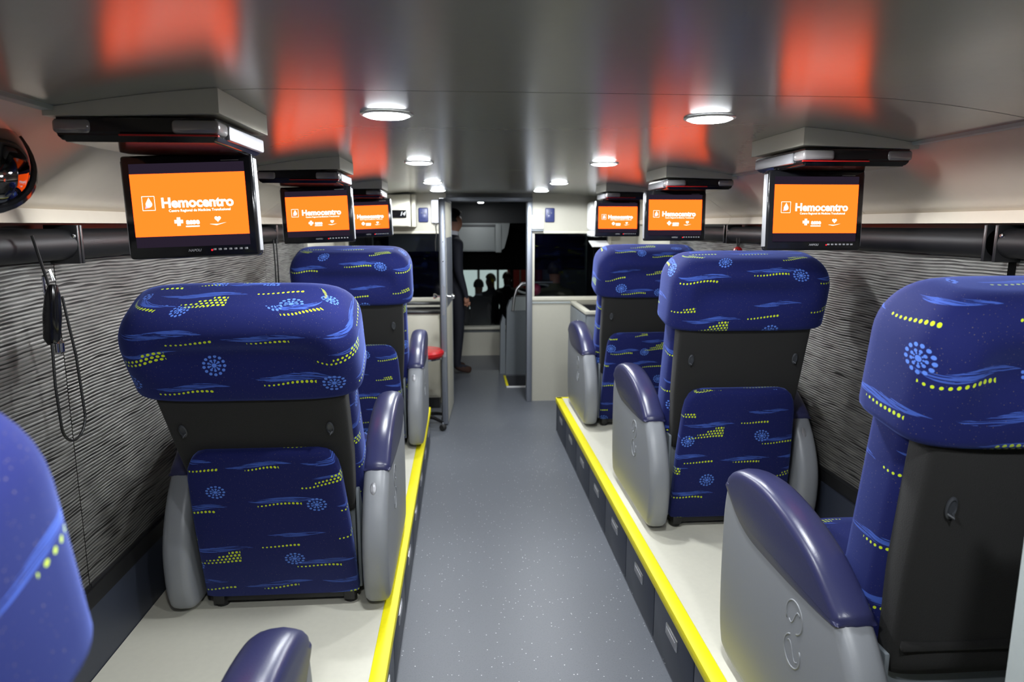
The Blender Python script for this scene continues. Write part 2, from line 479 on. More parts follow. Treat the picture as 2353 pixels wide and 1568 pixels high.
# side walls: lower wall, coved upper panels
for side, xw in ((-1, WL), (1, WR)):
    nm = 'left' if side < 0 else 'right'
    wl = empty('wall_' + nm, (xw, 0, 0)); tag(wl, 'ivory side wall of the bus, coved above the window line', kind='structure')
    s = side
    # backing
    x0, x1 = sorted((s * .02, s * .06))
    box('wall_backing', x0, x1, YB, YF, -.3, 1.95, M['blackmat'], wl)
    # coved panels (inner face slopes from ceiling edge to window rail)
    xi = XC + s * 1.035 - xw; xo = -s * .02
    segs = [(YB, -.6), (-.6, 1.30), (1.30, 2.42), (2.42, 3.80), (3.80, 5.1), (5.1, YP)] if s < 0 else [(YB, -.6), (-.6, 1.30), (1.30, 2.55), (2.55, 3.85), (3.85, 5.1), (5.1, YP)]
    cv = empty('trim_cove_' + nm, (xw, 0, 0)); tag(cv, 'coved ivory panels between the ceiling and the window line', kind='structure')
    for a, b in segs:
        prism('cove_panel', [(xi, 1.835), (xo - s * .035, 1.64), (xo + s * .035, 1.64), (s * .02, 1.90), (xi, 1.90)], 'y', a + .0015, b - .0015, M['panel'], cv)
        prism('lower_lip', [(xo - s * .050, 1.640), (xo - s * .060, 1.605), (xo + s * .035, 1.605), (xo + s * .035, 1.640)], 'y', a + .0015, b - .0015, M['panel'], cv)
    x0, x1 = sorted((xi - s * .012, xi + s * .012))
    box('edge_bead', x0, x1, YB, YP, 1.820, 1.834, M['greylight'], cv)
    # kick panel above the platform
    x0, x1 = sorted((-s * .022, s * .02))
    box('kick_panel', x0, x1, YB, 5.2, PZ - .02, .475, M['drawer'], wl)
    box('kick_rail', x0 * .6, x1, YB, 5.2, .475, .53, M['blackmetal'], wl)

wb = empty('wall_back', (XC, YB, 0)); tag(wb, 'plain ivory end wall behind the last seats', kind='structure')
box('wall_panel', -1.45, 1.45, -.06, 0, -.05, 1.95, M['ivory'], wb)

# partition with doorway and two dark windows
wp = empty('wall_front', (0, YP, 0)); tag(wp, 'ivory partition between seating bay and driver area', kind='structure')
DX0, DX1, DZ = -.085, .575, 1.80
LW = (-.98, -.185, .965, 1.525); RW = (.645, 1.30, .965, 1.525)
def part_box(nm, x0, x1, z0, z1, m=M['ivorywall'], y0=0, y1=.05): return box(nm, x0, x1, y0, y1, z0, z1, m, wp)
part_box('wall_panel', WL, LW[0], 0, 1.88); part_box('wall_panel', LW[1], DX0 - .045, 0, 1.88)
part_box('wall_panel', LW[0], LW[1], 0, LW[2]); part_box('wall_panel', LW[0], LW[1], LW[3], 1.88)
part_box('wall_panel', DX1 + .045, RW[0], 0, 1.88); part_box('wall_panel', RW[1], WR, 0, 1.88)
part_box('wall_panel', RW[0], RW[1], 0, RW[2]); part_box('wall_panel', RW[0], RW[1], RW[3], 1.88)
part_box('header_panel', DX0 - .045, DX1 + .045, DZ + .04, 1.90, M['blackmat'], -.03, .05)
df = empty('trim_1', ((DX0 + DX1) / 2, YP, 0)); tag(df, 'grey metal frame around the open doorway', kind='structure')
hw = (DX1 - DX0) / 2
box('jamb', hw, hw + .05, -.03, .07, 0, DZ, M['alu'], df, .006); box('jamb', -hw - .05, -hw, -.03, .07, 0, DZ, M['alu'], df, .006)
box('head_rail', -hw - .05, hw + .05, -.03, .07, DZ, DZ + .04, M['alu'], df, .006)
for i, (W_, yy) in enumerate(((LW, 0), (RW, 0))):
    wn = empty('window_%d' % (i + 1), ((W_[0] + W_[1]) / 2, YP, W_[2])); tag(wn, 'dark partition window with ivory frame', kind='structure')
    h = (W_[1] - W_[0]) / 2; H_ = W_[3] - W_[2]
    box('pane', -h, h, .015, .022, 0, H_, M['glassdark'], wn)
    for (a, b, c, d) in ((-h - .035, h + .035, -.035, 0), (-h - .035, h + .035, H_, H_ + .02), (-h - .03, -h, 0, H_), (h, h + .03, 0, H_)):
        box('window_frame', a, b, -.014, .0, c, d, M['ivory'], wn, .003)
# lower trim line on the partition
tr = box('trim_2', .625, 1.58, -.012, 0, .905, .917, M['greylight'], None, loc=(0, YP, 0)); tag(tr, 'thin grey trim line under the partition window', kind='structure')

# driver area shell
cabc = box('ceiling_cab', WL, WR, YP + .06, YF + .1, 1.90, 1.94, M['greydark2']); tag(cabc, 'dark grey ceiling over the driver area', kind='structure')
wf = empty('wall_windscreen', (XC, YF, 0)); tag(wf, 'front end of the bus below and around the windscreen', kind='structure')
box('dash_panel', -1.4, 1.4, -.06, .02, 0, .29, M['ivory'], wf)
box('dash_ledge', -1.4, 1.4, -.14, .02, .335, .365, M['ivory'], wf, .006)
box('dash_recess', -1.4, 1.4, -.03, .02, .29, .335, M['greyfit'], wf)
box('pillar', -1.42, -1.30, -.05, .06, .36, 1.92, M['blackmat'], wf); box('pillar', 1.30, 1.42, -.05, .06, .36, 1.92, M['blackmat'], wf)
box('roof_rail', -1.42, 1.42, -.05, .06, 1.62, 1.92, M['greydark2'], wf)
wsn = box('window_3', -1.30, 1.30, .02, .028, .36, 1.62, M['glass'], None, loc=(XC, YF, 0)); tag(wsn, 'wide windscreen looking out into the night', kind='structure')
sb = box('sun_blind', -1.28, 1.28, -.012, -.004, .0, .57, M['blackcloth'], None, loc=(XC, YF, 1.055)); tag(sb, 'black roller sun blind pulled half down over the windscreen', 'sun blind')

# ================================================================= SEAT PLATFORMS
def platform(side, yend, label):
    s = side
    xe = AL if s < 0 else AR; xw = WL if s < 0 else WR
    t = empty('seat_platform', ((xe + xw) / 2, 2.0, 0)); tag(t, label, 'platform')
    ox, oy = (xe + xw) / 2, 2.0
    a, b = sorted((xe - ox + s * .012, xw - ox - s * .024))
    box('platform_body', a, b, YB - oy, yend - oy - .004, 0, PZ - .012, M['drawer'], t)
    a2, b2 = sorted((xe - ox + s * .040, xw - ox - s * .024))
    box('platform_top', a2, b2, YB - oy, yend - oy - (.034 if s > 0 else .004), PZ - .012, PZ, M['platform'], t)
    # drawers
    e = xe - ox
    y = yend - .03; k = 0
    bmh = bmesh.new(); bx(bmh, -.004, .004, -.062, .062, -.021, .021, .003)
    hm = bm_mesh('handle', bmh, M['steel'], angle=.6)
    bmc = bmesh.new(); bx(bmc, -.0045, .0045, -.050, .050, -.013, .013, .002); cm = bm_mesh('finger_recess', bmc, M['silverplastic'], angle=.6)
    while y > YB + .3:
        x0, x1 = sorted((e, e + s * .014))
        d = box('drawer_front', x0, x1, y - .451 - oy, y - oy - .004, .012, PZ - .045, M['drawer'], t, .002)
        h = link('handle', hm, d, (e - s * .001, y - .2275 - oy, .158))
        link('finger_recess', cm, d, (e - s * .0022, y - .2275 - oy, .156))
        y -= .455
    # yellow nosing: top flat and front lip
    sx = lambda v: e + s * v
    nos = bmesh.new()
    a, b = sorted((sx(-.006), sx(.040))); bx(nos, a, b, YB - oy, yend - oy, PZ - .008, PZ, .002)
    a, b = sorted((sx(-.008), sx(.0))); bx(nos, a, b, YB - oy, yend - oy, PZ - .038, PZ - .001, .002)
    link('safety_edge', bm_mesh('safety_edge', nos, M['yellow'], angle=.6), t)
    if s > 0:
        box('end_edge', e, e + .845, yend - oy - .034, yend - oy + .006, PZ - .008, PZ, M['yellow'], t, .002)
        box('end_board', e, e + .845, yend - oy - .004, yend - oy, 0, PZ - .009, M['drawer'], t)
    yy = yend - .12
    while yy > .4:
        lathe('rivet', [(.006, 0), (.004, .0006)], M['silverplastic'], t, 10, (sx(.018), yy - oy, PZ - .0007)); yy -= .43
    return t
platform(-1, 4.93, 'cream-topped seat platform with yellow edge against the wall with the hanging cable')
platform(1, 5.15, 'cream-topped seat platform with yellow edge and end strip beside the grey sink cabinet')

# ================================================================= SEATS
def head_dent(x, y, s):
    if y < 0:
        k = max(0.0, 1 - (abs(x) / .25) ** 4)
        y += .040 * k * math.exp(-((s - .755) / .05) ** 2)
        y -= .012 * math.exp(-((abs(x) - .29) / .05) ** 2) * math.exp(-((s - .74) / .08) ** 2)
    return y
def rnd_profile(s0, s1, a, b, yc, rb, rt, rtx, rty, nb=4, ntp=10):
    """stations with a small bottom radius rb and a large elliptical top (rt tall, rtx in x, rty in y)"""
    st = []
    for i in range(nb + 1):
        t = PI / 2 * i / nb
        st.append((s0 + rb * (1 - math.sin(t)) if False else s0 + rb - rb * math.cos(t), a - rb + rb * math.sin(t), b - rb + rb * math.sin(t), yc))
    for i in range(1, 6): st.append((s0 + rb + (s1 - rt - s0 - rb) * i / 6, a, b, yc))
    for i in range(ntp + 1):
        t = PI / 2 * i / ntp * .985
        st.append((s1 - rt + rt * math.sin(t), a - rtx + rtx * math.cos(t), b - rty + rty * math.cos(t), yc))
    return st
SM = {}
SM['head'] = superloft('headrest', rnd_profile(.600, .892, .333, .135, .0, .022, .115, .10, .085), M['fabric'], 4.6, 64, head_dent)
SM['cushion'] = superloft('back_cushion', rnd_profile(-.08, .63, .288, .085, .035, .03, .05, .03, .03), M['fabric'], 5.0, 48)
SM['shell'] = superloft('back_shell', [(.035, .235, .030, -.050), (.043, .250, .042, -.052), (.09, .256, .046, -.054), (.30, .272, .048, -.058), (.60, .280, .050, -.06), (.62, .280, .050, -.06)], M['felt'], 6.0, 48)
def pad_stations():
    return [(.0, .255, .018, 0), (.008, .262, .026, 0), (.3, .252, .030, 0), (.50, .240, .030, 0), (.545, .232, .030, 0), (.575, .218, .028, 0), (.592, .200, .024, 0), (.600, .175, .016, 0)]
SM['pad'] = superloft('calf_pad', pad_stations(), M['fabric'], 6.0, 48, uvo=(.13, .2))
def cushion_mesh():
    st = [(.0, .25, .27, 0), (.012, .265, .285, 0), (.10, .268, .290, 0), (.135, .262, .284, 0), (.152, .24, .262, 0), (.158, .19, .21, 0)]
    return superloft('seat_cushion', st, M['fabric'], 5.0, 40, uvo=(.3, .1))
SM['seat'] = cushion_mesh()
SM['leg'] = superloft('leg_rest', [(0, .23, .02, 0), (.01, .245, .03, 0), (.2, .245, .032, 0), (.225, .235, .026, 0), (.235, .20, .015, 0)], M['fabric'], 5.0, 36, uvo=(.05, .35))
ARM_OUT = smooth_closed([(.30, .022), (.350, .075), (.368, .20), (.372, .36), (.366, .49), (.335, .575), (.25, .622), (.12, .635), (-.02, .617), (-.16, .572), (-.265, .508), (-.352, .405), (-.405, .28), (-.412, .17), (-.395, .075), (-.345, .022), (-.15, .016), (.10, .016)], 5)
PAD_OUT = smooth_closed([(.348, .560), (.325, .600), (.25, .632), (.12, .645), (-.02, .627), (-.16, .582), (-.255, .524), (-.288, .495), (-.268, .472), (-.1, .462), (.08, .462), (.17, .468), (.245, .490), (.305, .525)], 5)
armprof = [(-.056, .030), (-.055, .022), (-.050, .010), (-.040, .003), (-.025, 0), (.006, 0), (.018, .003), (.028, .012), (.033, .025), (.034, .035)]
padprof = [(-.0590, .030), (-.0585, .020), (-.055, .010), (-.047, .003), (-.034, -.001), (-.016, -.004), (.006, -.002), (.020, .002), (.031, .009), (.036, .018), (.0365, .028)]
for sg, nm in ((1, 'L'), (-1, 'R')):
    bm = bmesh.new(); pillow_bm(bm, ARM_OUT, armprof, sg); SM['arm' + nm] = bm_mesh('arm_panel', bm, M['arm'], angle=1.2)
    bm = bmesh.new(); pillow_bm(bm, PAD_OUT, padprof, sg, .12); SM['apad' + nm] = bm_mesh('arm_pad', bm, M['leather'], angle=1.2)
    # embossed S-shaped rings on the outer face
    bm = bmesh.new()
    for zc, a0, a1 in ((.395, -30, 250), (.305, 150, 430)):
        pts = [(-.0555 * sg, -.11 + .040 * math.cos(math.radians(a)), zc + .040 * math.sin(math.radians(a))) for a in range(a0, a1 + 1, 14)]
        tube_bm(bm, pts, .0028, 6)
        c = 1 if zc > .35 else -1
        tube_bm(bm, [(-.0555 * sg, -.11 - .026 + .05 * t, zc + c * (.014 - .03 * t + .012 * math.sin(PI * 2 * t))) for t in [i / 8 for i in range(9)]], .0024, 6)
    SM['emb' + nm] = bm_mesh('embossed_emblem', bm, M['arm'], smooth=True)
def oval_bm():
    bm = bmesh.new(); lathe_bm(bm, [(.019, 0), (.019, .004), (.015, .008), (.004, .0095)], 20)
    bmesh.ops.scale(bm, vec=(.62, 1.25, 1), verts=bm.verts[:])
    return bm
SM['button'] = bm_mesh('recline_button', oval_bm(), M['silverplastic'], angle=.7)
bm = bmesh.new()
lathe_bm(bm, [(.019, 0), (.019, .003), (.015, .005), (.013, .002), (.002, .002)], 20)
bmesh.ops.scale(bm, vec=(.62, 1.3, 1), verts=bm.verts[:])
tube_bm(bm, [(-.006, -.012, .002), (0, -.016, .014), (.006, -.012, .002)], .003, 6)
SM['hook'] = bm_mesh('bag_hook', bm, M['darkgrey'], angle=.7)
bm = bmesh.new(); bx(bm, -.255, .255, -.24, .26, .055, .285, .02); SM['base'] = bm_mesh('seat_base', bm, M['darkgrey'], angle=.6)
bm = bmesh.new(); bx(bm, -.25, .25, -.275, -.245, .06, .44, .008); SM['rear'] = bm_mesh('rear_panel', bm, M['greyfit'], angle=.6)
bm = bmesh.new()
for sx in (-.225, .225):
    bx(bm, sx - .02, sx + .02, -.33, .28, .018, .060, .006); lathe_bm(bm, [(.022, 0), (.022, .02), (.012, .024)], 12, Matrix.Translation((sx, -.29, 0))); lathe_bm(bm, [(.022, 0), (.022, .02), (.012, .024)], 12, Matrix.Translation((sx, .24, 0)))
bx(bm, -.225, .225, -.315, -.285, .022, .052, .004)
SM['rail'] = bm_mesh('floor_rail', bm, M['blackmetal'], angle=.6)
bm = bmesh.new(); bx(bm, -.006, .006, -.30, .25, .05, .42, .004); SM['inner'] = bm_mesh('inner_side_plate', bm, M['greyfit'], angle=.6)
bm = bmesh.new(); tube_bm(bm, [(-.245, -.096, .125), (0, -.100, .125), (.245, -.096, .125)], .012, 8); SM['lip'] = bm_mesh('shell_lip', bm, M['felt'], smooth=True)

def seat(x, y, theta, label, pad=True):
    t = empty('reclining_seat', (x, y, PZ)); tag(t, label, 'seat', 'blue reclining donor seats')
    th = math.radians(theta); piv = (0, -.20, .34)
    link('back_cushion', SM['cushion'], t, piv, (th, 0, 0)); link('headrest', SM['head'], t, piv, (th, 0, 0))
    sh = link('back_shell', SM['shell'], t, piv, (th, 0, 0))
    for sx in (-.222, .222): link('bag_hook', SM['hook'], sh, (sx, -.1085, .47), (PI / 2, 0, 0))
    if pad: link('calf_pad', SM['pad'], t, (0, -.315, .055), (math.radians(theta * .55 + 1), 0, 0))
    else: link('shell_lip', SM['lip'], sh)
    link('seat_cushion', SM['seat'], t, (0, .08, .285)); link('leg_rest', SM['leg'], t, (0, .335, .07))
    link('seat_base', SM['base'], t); link('rear_panel', SM['rear'], t); link('floor_rail', SM['rail'], t); [link('inner_side_plate', SM['inner'], t, (sx, 0, 0)) for sx in (-.262, .262)]
    for nm, ax in (('L', -.318), ('R', .318)):
        a = link('arm_panel', SM['arm' + nm], t, (ax, 0, 0))
        link('embossed_emblem', SM['emb' + nm], a)
        link('arm_pad', SM['apad' + nm], t, (ax, 0, 0))
        if nm == 'R': link('recline_button', SM['button'], a, (0.005, -.330, .428), (math.radians(90 - 32), 0, 0))
    return t
LX, RX = -.665, 1.165
seat(LX, .845, 12, 'blue reclining seat by the hanging cable, rearmost of its row, headrest brightly lit')
seat(LX + .028, 2.60, 27.5, 'blue patterned reclining seat tilted back the furthest, beside the shadowed grey blind')
seat(LX + .05, 4.33, 16, 'blue reclining seat next to the red stool, front one of its row')
seat(RX, 1.57, 9, 'blue reclining seat with bare charcoal shell and no calf pad behind', pad=False)
seat(RX, 3.12, 12, 'blue reclining seat between the padless seat and the seat by the sink cabinet')
seat(RX, 4.68, 17, 'blue reclining seat next to the grey sink cabinet, foremost of its row')

# tall grey cabinet end just behind the padless seat
t = empty('equipment_cabinet', (1.18, .885, PZ)); tag(t, 'tall grey equipment cabinet standing on the platform behind the padless seat', 'cabinet')
box('cabinet_body', -.262, .27, -.075, .075, 0, .96, M['greyfit'], t, .006); box('cabinet_door', -.20, .262, .075, .084, .02, .95, M['greyfit'], t, .003)
box('edge_post', -.282, -.262, -.08, .085, 0, .97, M['greylight'], t, .004)
lathe('door_knob', [(.010, 0), (.010, .012), (.014, .018), (.006, .022)], M['steel'], t, 14, (-.15, .084, .55), (-PI / 2, 0, 0))

# ================================================================= OVERHEAD MONITORS
TVW, TVH = .308, .245
def screen_bits(panel, side):
    y = -.0175
    sw, shh = .268, .148; zc = -.118
    box('letterbox', -sw / 2, sw / 2, y - .0004, y, zc - .1, zc + .098, M['screenbar'], panel)
    scr = box('screen', -sw / 2, sw / 2, y - .0010, y - .0004, zc - shh / 2, zc + shh / 2, M['screen'], panel)
    yt = y - .0014
    link('screen_title', text_mesh('Hemocentro', .0325, M['screentext'], .0011), scr, (.018, yt, zc + .004))
    link('screen_subtitle', text_mesh('Centro Regional de Medicina Transfusional', .0085, M['screentext'], .00005, 0, .98), scr, (.022, yt, zc - .014))
    # drop emblem in a rounded square outline
    z0 = zc + .005; x0 = -.096
    fr = bmesh.new()
    q = [(x0 + .0145 * sx * (1 if abs(t) else 1), z0 + .0165 * sz) for sx, sz, t in ((-1, -1, 0), (1, -1, 0), (1, 1, 0), (-1, 1, 0))]
    for (xa, za), (xb, zb) in zip(q, q[1:] + q[:1]): tube_bm(fr, [(xa, yt, za), (xb, yt, zb)], .0006, 4)
    link('emblem_frame', bm_mesh('emblem_frame', fr, M['screentext']), scr)
    dp = [(x0 + .0008 + .0075 * math.cos(a), z0 - .002 + .0075 * math.sin(a)) for a in [math.radians(d) for d in range(-220, 41, 20)]] + [(x0 + .001, z0 + .0135)]
    prism('emblem_drop', dp, 'y', yt - .0002, yt + .0002, M['screentext'], scr)
    prism('emblem_drop_edge', [(x0 - .009, z0 - .012), (x0 + .002, z0 - .010), (x0 - .004, z0 + .004)], 'y', yt + .0001, yt + .0003, M['screenpink'], scr)
    # plus + asse + line
    px, pz = -.030, zc - .040
    pl = bmesh.new(); bx(pl, px - .010, px + .010, yt - .0002, yt + .0002, pz - .004, pz + .004, .0); bx(pl, px - .004, px + .004, yt - .0002, yt + .0002, pz - .010, pz + .010)
    link('plus_emblem', bm_mesh('plus_emblem', pl, M['screentext']), scr)
    link('screen_word', text_mesh('asse', .0185, M['screentext'], .0008), scr, (.003, yt, pz - .001))
    box('word_underline', -.014, .018, yt - .0002, yt + .0002, pz - .0135, pz - .0105, M['screentext'], scr)
    hx, hz = .062, zc - .036
    hp = []
    for d in range(0, 360, 15):
        a = math.radians(d); hp.append((hx + .0075 * (16 * math.sin(a) ** 3) / 16, hz + .0075 * (13 * math.cos(a) - 5 * math.cos(2 * a) - 2 * math.cos(3 * a) - math.cos(4 * a)) / 16))
    prism('heart_emblem', hp, 'y', yt - .0002, yt + .0002, M['screentext'], scr)
    prism('heart_swoosh', [(hx - .020, hz - .012), (hx - .004, hz - .0155), (hx + .020, hz - .009), (hx, hz - .0125)], 'y', yt - .0002, yt + .0002, M['screentext'], scr)

def monitor(x, yf, side, tvdy, label, tilt=0.0):
    """x: centre of display; yf: front of mounting box; side: wall side"""
    s = side; xa = XC + s * .71; xb = XC + s * 1.045   # aisle side and wall side of the mounting box
    t = empty('overhead_monitor', (x, yf + .17, 1.82)); tag(t, label, 'monitor', 'fold-down overhead monitors')
    ox, oy, oz = x, yf + .17, 1.82
    L = lambda px: px - ox
    n = 8; top = [(L(xa + (xb - xa) * i / n), ceil_z(xa + (xb - xa) * i / n) - oz - .0005) for i in range(n + 1)]
    prism('mounting_box', [(L(xa), -.002), *top, (L(xb), -.010)], 'y', -.17, .175, M['ivory'], t)
    a, b = sorted((L(xa + s * .010), L(xb - s * .012)))
    hs = bmesh.new()
    # housing with tapered underside
    A = [(a, -.158), (b, -.158), (b, .165), (a, .165)]
    B = [(a + .008, -.145), (b - .008, -.145), (b - .02, .160), (a + .02, .160)]
    va = [hs.verts.new((p[0], p[1], -.010)) for p in A]; vm = [hs.verts.new((p[0], p[1], -.042)) for p in A]; vb = [hs.verts.new((p[0], p[1], -.056)) for p in B]
    for P_, Q_ in ((va, vm), (vm, vb)):
        for i in range(4): hs.faces.new((P_[i], P_[(i + 1) % 4], Q_[(i + 1) % 4], Q_[i]))
    hs.faces.new(va); hs.faces.new(vb[::-1])
    bmesh.ops.bevel(hs, geom=hs.edges[:], offset=.004, segments=2, affect='EDGES')
    h = link('housing', bm_mesh('housing', hs, M['blackgloss'], angle=.6), t)
    ca, cb = (a, b) if s < 0 else (b, a)     # wall end, aisle end
    e = 1 if s < 0 else -1
    x0, x1 = sorted((cb - e * .088, cb + e * .004)); box('reading_light', x0, x1, -.163, -.10, -.041, -.014, M['lens'], h, .008, 3)
    x0, x1 = sorted((ca - e * .003, ca + e * .070)); box('reading_light', x0, x1, -.162, -.10, -.041, -.014, M['lens'], h, .008, 3)
    x0, x1 = sorted((cb - e * .02, cb + e * .005)); box('silver_side', x0, x1, -.095, .155, -.046, -.016, M['silverplastic'], h, .004)
    x0, x1 = sorted((cb - e * .19, cb + e * .002)); box('red_strip', x0, x1, -.1605, -.152, -.0455, -.0425, M['redline'], h)
    # display panel hanging from a hinge
    tilt_r = math.radians(tilt)
    dp = box('display_panel', -TVW / 2, TVW / 2, -.016, .016, -TVH, 0, M['blackgloss'], t, .007, 3, loc=(0, tvdy, -.054), rot=(math.radians(-2), tilt_r, 0))
    box('side_trim', TVW / 2 - .002, TVW / 2 + .0015, -.011, .014, -TVH + .012, -.012, M['silverplastic'], dp, .001)
    box('side_trim', -TVW / 2 - .0015, -TVW / 2 + .002, -.011, .014, -TVH + .012, -.012, M['silverplastic'], dp, .001)
    tube('hinge', [(-.05, .0, .002), (.05, .0, .002)], .009, M['blackmat'], dp)
    screen_bits(dp, s)
    link('maker_mark', text_mesh('NAPOLI', .0085, M['silverplastic'], .0002, .3), dp, (.0, -.0168, -TVH + .017))
    box('top_mark', .080, .122, -.0166, -.0158, -.0172, -.0155, M['silverplastic'], dp)
    for i in range(7):
        link('control_button', CB, dp, (.048 + .0125 * i, -.0155, -TVH + .018))
    lathe('power_led', [(.0022, 0), (.0015, .0012)], M['led'], dp, 8, (.041, -.0165, -TVH + .0165), (PI / 2, 0, 0))
    return t
bm = bmesh.new(); bx(bm, -.0035, .0035, -.0035, .001, -.0024, .0024, .001); CB = bm_mesh('control_button', bm, M['silverplastic'], angle=.6)
monitor(-.655, 1.445, -1, .135, 'overhead monitor showing an orange screen above the most tilted seat, near the round mirror', -2.0)
monitor(-.635, 2.81, -1, .15, 'overhead monitor with orange screen hanging between the other two monitors over the cable wall', -2.0)
monitor(-.610, 4.26, -1, .15, 'overhead monitor with orange screen beside the clock cabinet, partly hidden by another', -2.0)
monitor(1.095, 1.885, 1, .045, 'overhead monitor with orange screen over the seat between the padless and sink-side seats', 0.0)
monitor(1.060, 3.17, 1, .06, 'overhead monitor with orange screen hanging between the other two monitors over the sink side', 0.0)
monitor(1.068, 4.50, 1, .03, 'overhead monitor with orange screen in front of the white paper dispenser', 0.0)

# ================================================================= DOWNLIGHTS
prof_rim = [(.057, 0), (.062, 0), (.065, .002), (.065, .0045), (.057, .0045)]
def downlight(x, y, label):
    t = empty('downlight', (x, y, ceil_z(x) - .005)); tag(t, label, 'ceiling light', 'round ceiling downlights')
    bm = bmesh.new(); n = 32
    rings = [[bm.verts.new((r * math.cos(2 * PI * k / n), r * math.sin(2 * PI * k / n), z)) for k in range(n)] for r, z in prof_rim]
    for i in range(len(rings)):
        A, B = rings[i], rings[(i + 1) % len(rings)]
        for k in range(n): bm.faces.new((A[k], A[(k + 1) % n], B[(k + 1) % n], B[k]))
    link('rim', bm_mesh('rim', bm, M['white'], angle=.6), t)
    lathe('diffuser', [(.030, -.0065), (.047, -.0045), (.0565, -.0005), (.0565, .0045)], M['lamp'], t, 24)
    ld = bpy.data.lights.new('downlight_lamp', 'SPOT'); ld.spot_size = math.radians(172); ld.spot_blend = .12; ld.shadow_soft_size = .05; ld.energy = LAMP_W; ld.color = (.93, .97, 1.0)
    lo = bpy.data.objects.new('lamp_light', ld); COL.objects.link(lo); lo.parent = t; lo.location = (0, 0, -.010)
LY = [.45, 1.77, 3.08, 4.50, 5.50]
where = {-1.9: 'closest to the rear end wall', -.75: 'second from the rear end wall', .45: 'third from the rear end wall', 1.77: 'nearest the tall grey cabinet', 3.08: 'second on from the tall grey cabinet', 4.50: 'above the foremost seats', 5.50: 'next to the doorway header'}
for y in LY:
    for x, sd in ((-.18, 'cable-wall'), (.635, 'sink-side')):
        downlight(x, y, 'round white ceiling downlight of the %s row, %s' % (sd, where.get(y, 'over the rear of the aisle')))

# ================================================================= WINDOW BLINDS
def blind(side, y0, y1, label):
    s = side; xw = WL if s < 0 else WR
    t = empty('roller_blind', (xw, (y0 + y1) / 2, .53)); tag(t, label, 'blind', 'silver roller blinds')
    h = (y1 - y0) / 2
    bm = bmesh.new(); n = max(8, int((y1 - y0) / .05))
    A = []; B = []
    for i in range(n + 1):
        y = -h + 2 * h * i / n; off = .002 * math.sin(y * 6.0)
        A.append(bm.verts.new((-s * (.010 + off), y, 0))); B.append(bm.verts.new((-s * (.010 + off * .3), y, .99)))
    for i in range(n): bm.faces.new((A[i], A[i + 1], B[i + 1], B[i]))
    bmesh.ops.solidify(bm, geom=bm.faces[:], thickness=.0015)
    link('blind_cloth', bm_mesh('blind_cloth', bm, M['blind'], smooth=False), t)
    tube('roller_tube', [(-s * .045, -h, 1.018), (-s * .045, h, 1.018)], .042, M['tubeblack'], t, 20)
    a, b = sorted((-s * .004, -s * .016))
    box('bottom_bar', a, b, -h, h, -.004, .012, M['blackmetal'], t, .002)
    for yy in (-h, h - .012):
        a, b = sorted((-s * .0, -s * .088)); box('end_bracket', a, b, yy, yy + .012, .965, 1.07, M['blackmat'], t, .002)
    lathe('bracket_screw', [(.006, 0), (.004, .003)], M['chrome'], t, 10, (-s * .083, h - .02, 1.04), (0, -s * PI / 2, 0))
    return t
blind(-1, -.2, 1.972, 'silver-grey roller blind beside the rearmost cable-side seat')
blind(-1, 1.976, 4.012, 'silver-grey roller blind behind the most tilted seat')
blind(-1, 4.016, 5.00, 'short silver-grey roller blind beside the seat next to the red stool')
blind(1, -.2, 1.86, 'silver-grey roller blind beside the padless seat')
blind(1, 1.89, 3.86, 'silver-grey roller blind beside the seat behind the sink-side seat')
blind(1, 3.89, 5.08, 'short silver-grey roller blind next to the sink cabinet')
# ivory wall closures beyond the blinds
for s, xw, ya in ((-1, WL, 5.03), (1, WR, 5.11)):
    a, b = sorted((xw - s * .03, xw + s * .02))
    o = box('trim_%d' % (3 if s < 0 else 4), a, b, ya, YP, .0, 1.605, M['ivory']); tag(o, 'ivory wall panel between the last blind and the partition', kind='structure')

# hanging cable loop with a chrome handset on the wall
def cable_loop(p, q, zlow, n=12):
    """straight runs from p and q joined by a half-round hanging bend"""
    r = abs(q[1] - p[1]) / 2; yc = (p[1] + q[1]) / 2
    lo = [(p[0], yc - r * math.cos(PI * i / n), zlow + r - r * math.sin(PI * i / n)) for i in range(n + 1)]
    return [p] + [(p[0], p[1] - .006, (p[2] + zlow + r) / 2)] + lo + [(q[0], q[1] - .012, (q[2] + zlow + r) / 2), (q[0], q[1] - .045, q[2])]

t = empty('call_handset', (WL + .115, 1.76, 1.36)); tag(t, 'black corded call handset with chrome end and long cable loop on the blind', 'handset')
lathe('handset_body', [(.010, -.075), (.019, -.06), (.021, .0), (.017, .05), (.010, .075)], M['blackgloss'], t, 16, (0, 0, .02), (0, .12, 0))
lathe('handset_tip', [(.006, -.018), (.013, -.012), (.013, .010), (.008, .016)], M['chrome'], t, 14, (.004, .004, -.062))
tube('handset_hook', [(-.012, .0, .06), (-.012, .0, .115), (.006, 0, .13), (.012, 0, .105)], .0035, M['chrome'], t, 8)
tube('cable', cable_loop((.0, -.015, -.05), (.0, .095, .06), -.315), .0035, M['cable'], t, 8)
tube('upper_cord', [(0, .0, .09), (-.004, -.015, .15), (-.006, -.035, .215)], .0035, M['cable'], t, 8)
t = empty('hanging_cord', (WL + .095, 3.92, 1.48)); tag(t, 'pair of thin black cords hanging at the blind joint behind the most tilted seat', 'cord')
for dy in (-.03, .03): tube('cord', [(0, dy, .04), (.002, dy * .9, -.1), (0, dy, -.42)], .004, M['cable'], t, 8)
t = empty('call_handset', (WR - .095, 3.66, 1.455)); tag(t, 'red corded call handset hanging below the roller tube between sink-side blinds', 'handset')
lathe('handset_body', [(.008, -.05), (.026, -.04), (.030, -.01), (.02, .02), (.008, .028)], M['red'], t, 16)
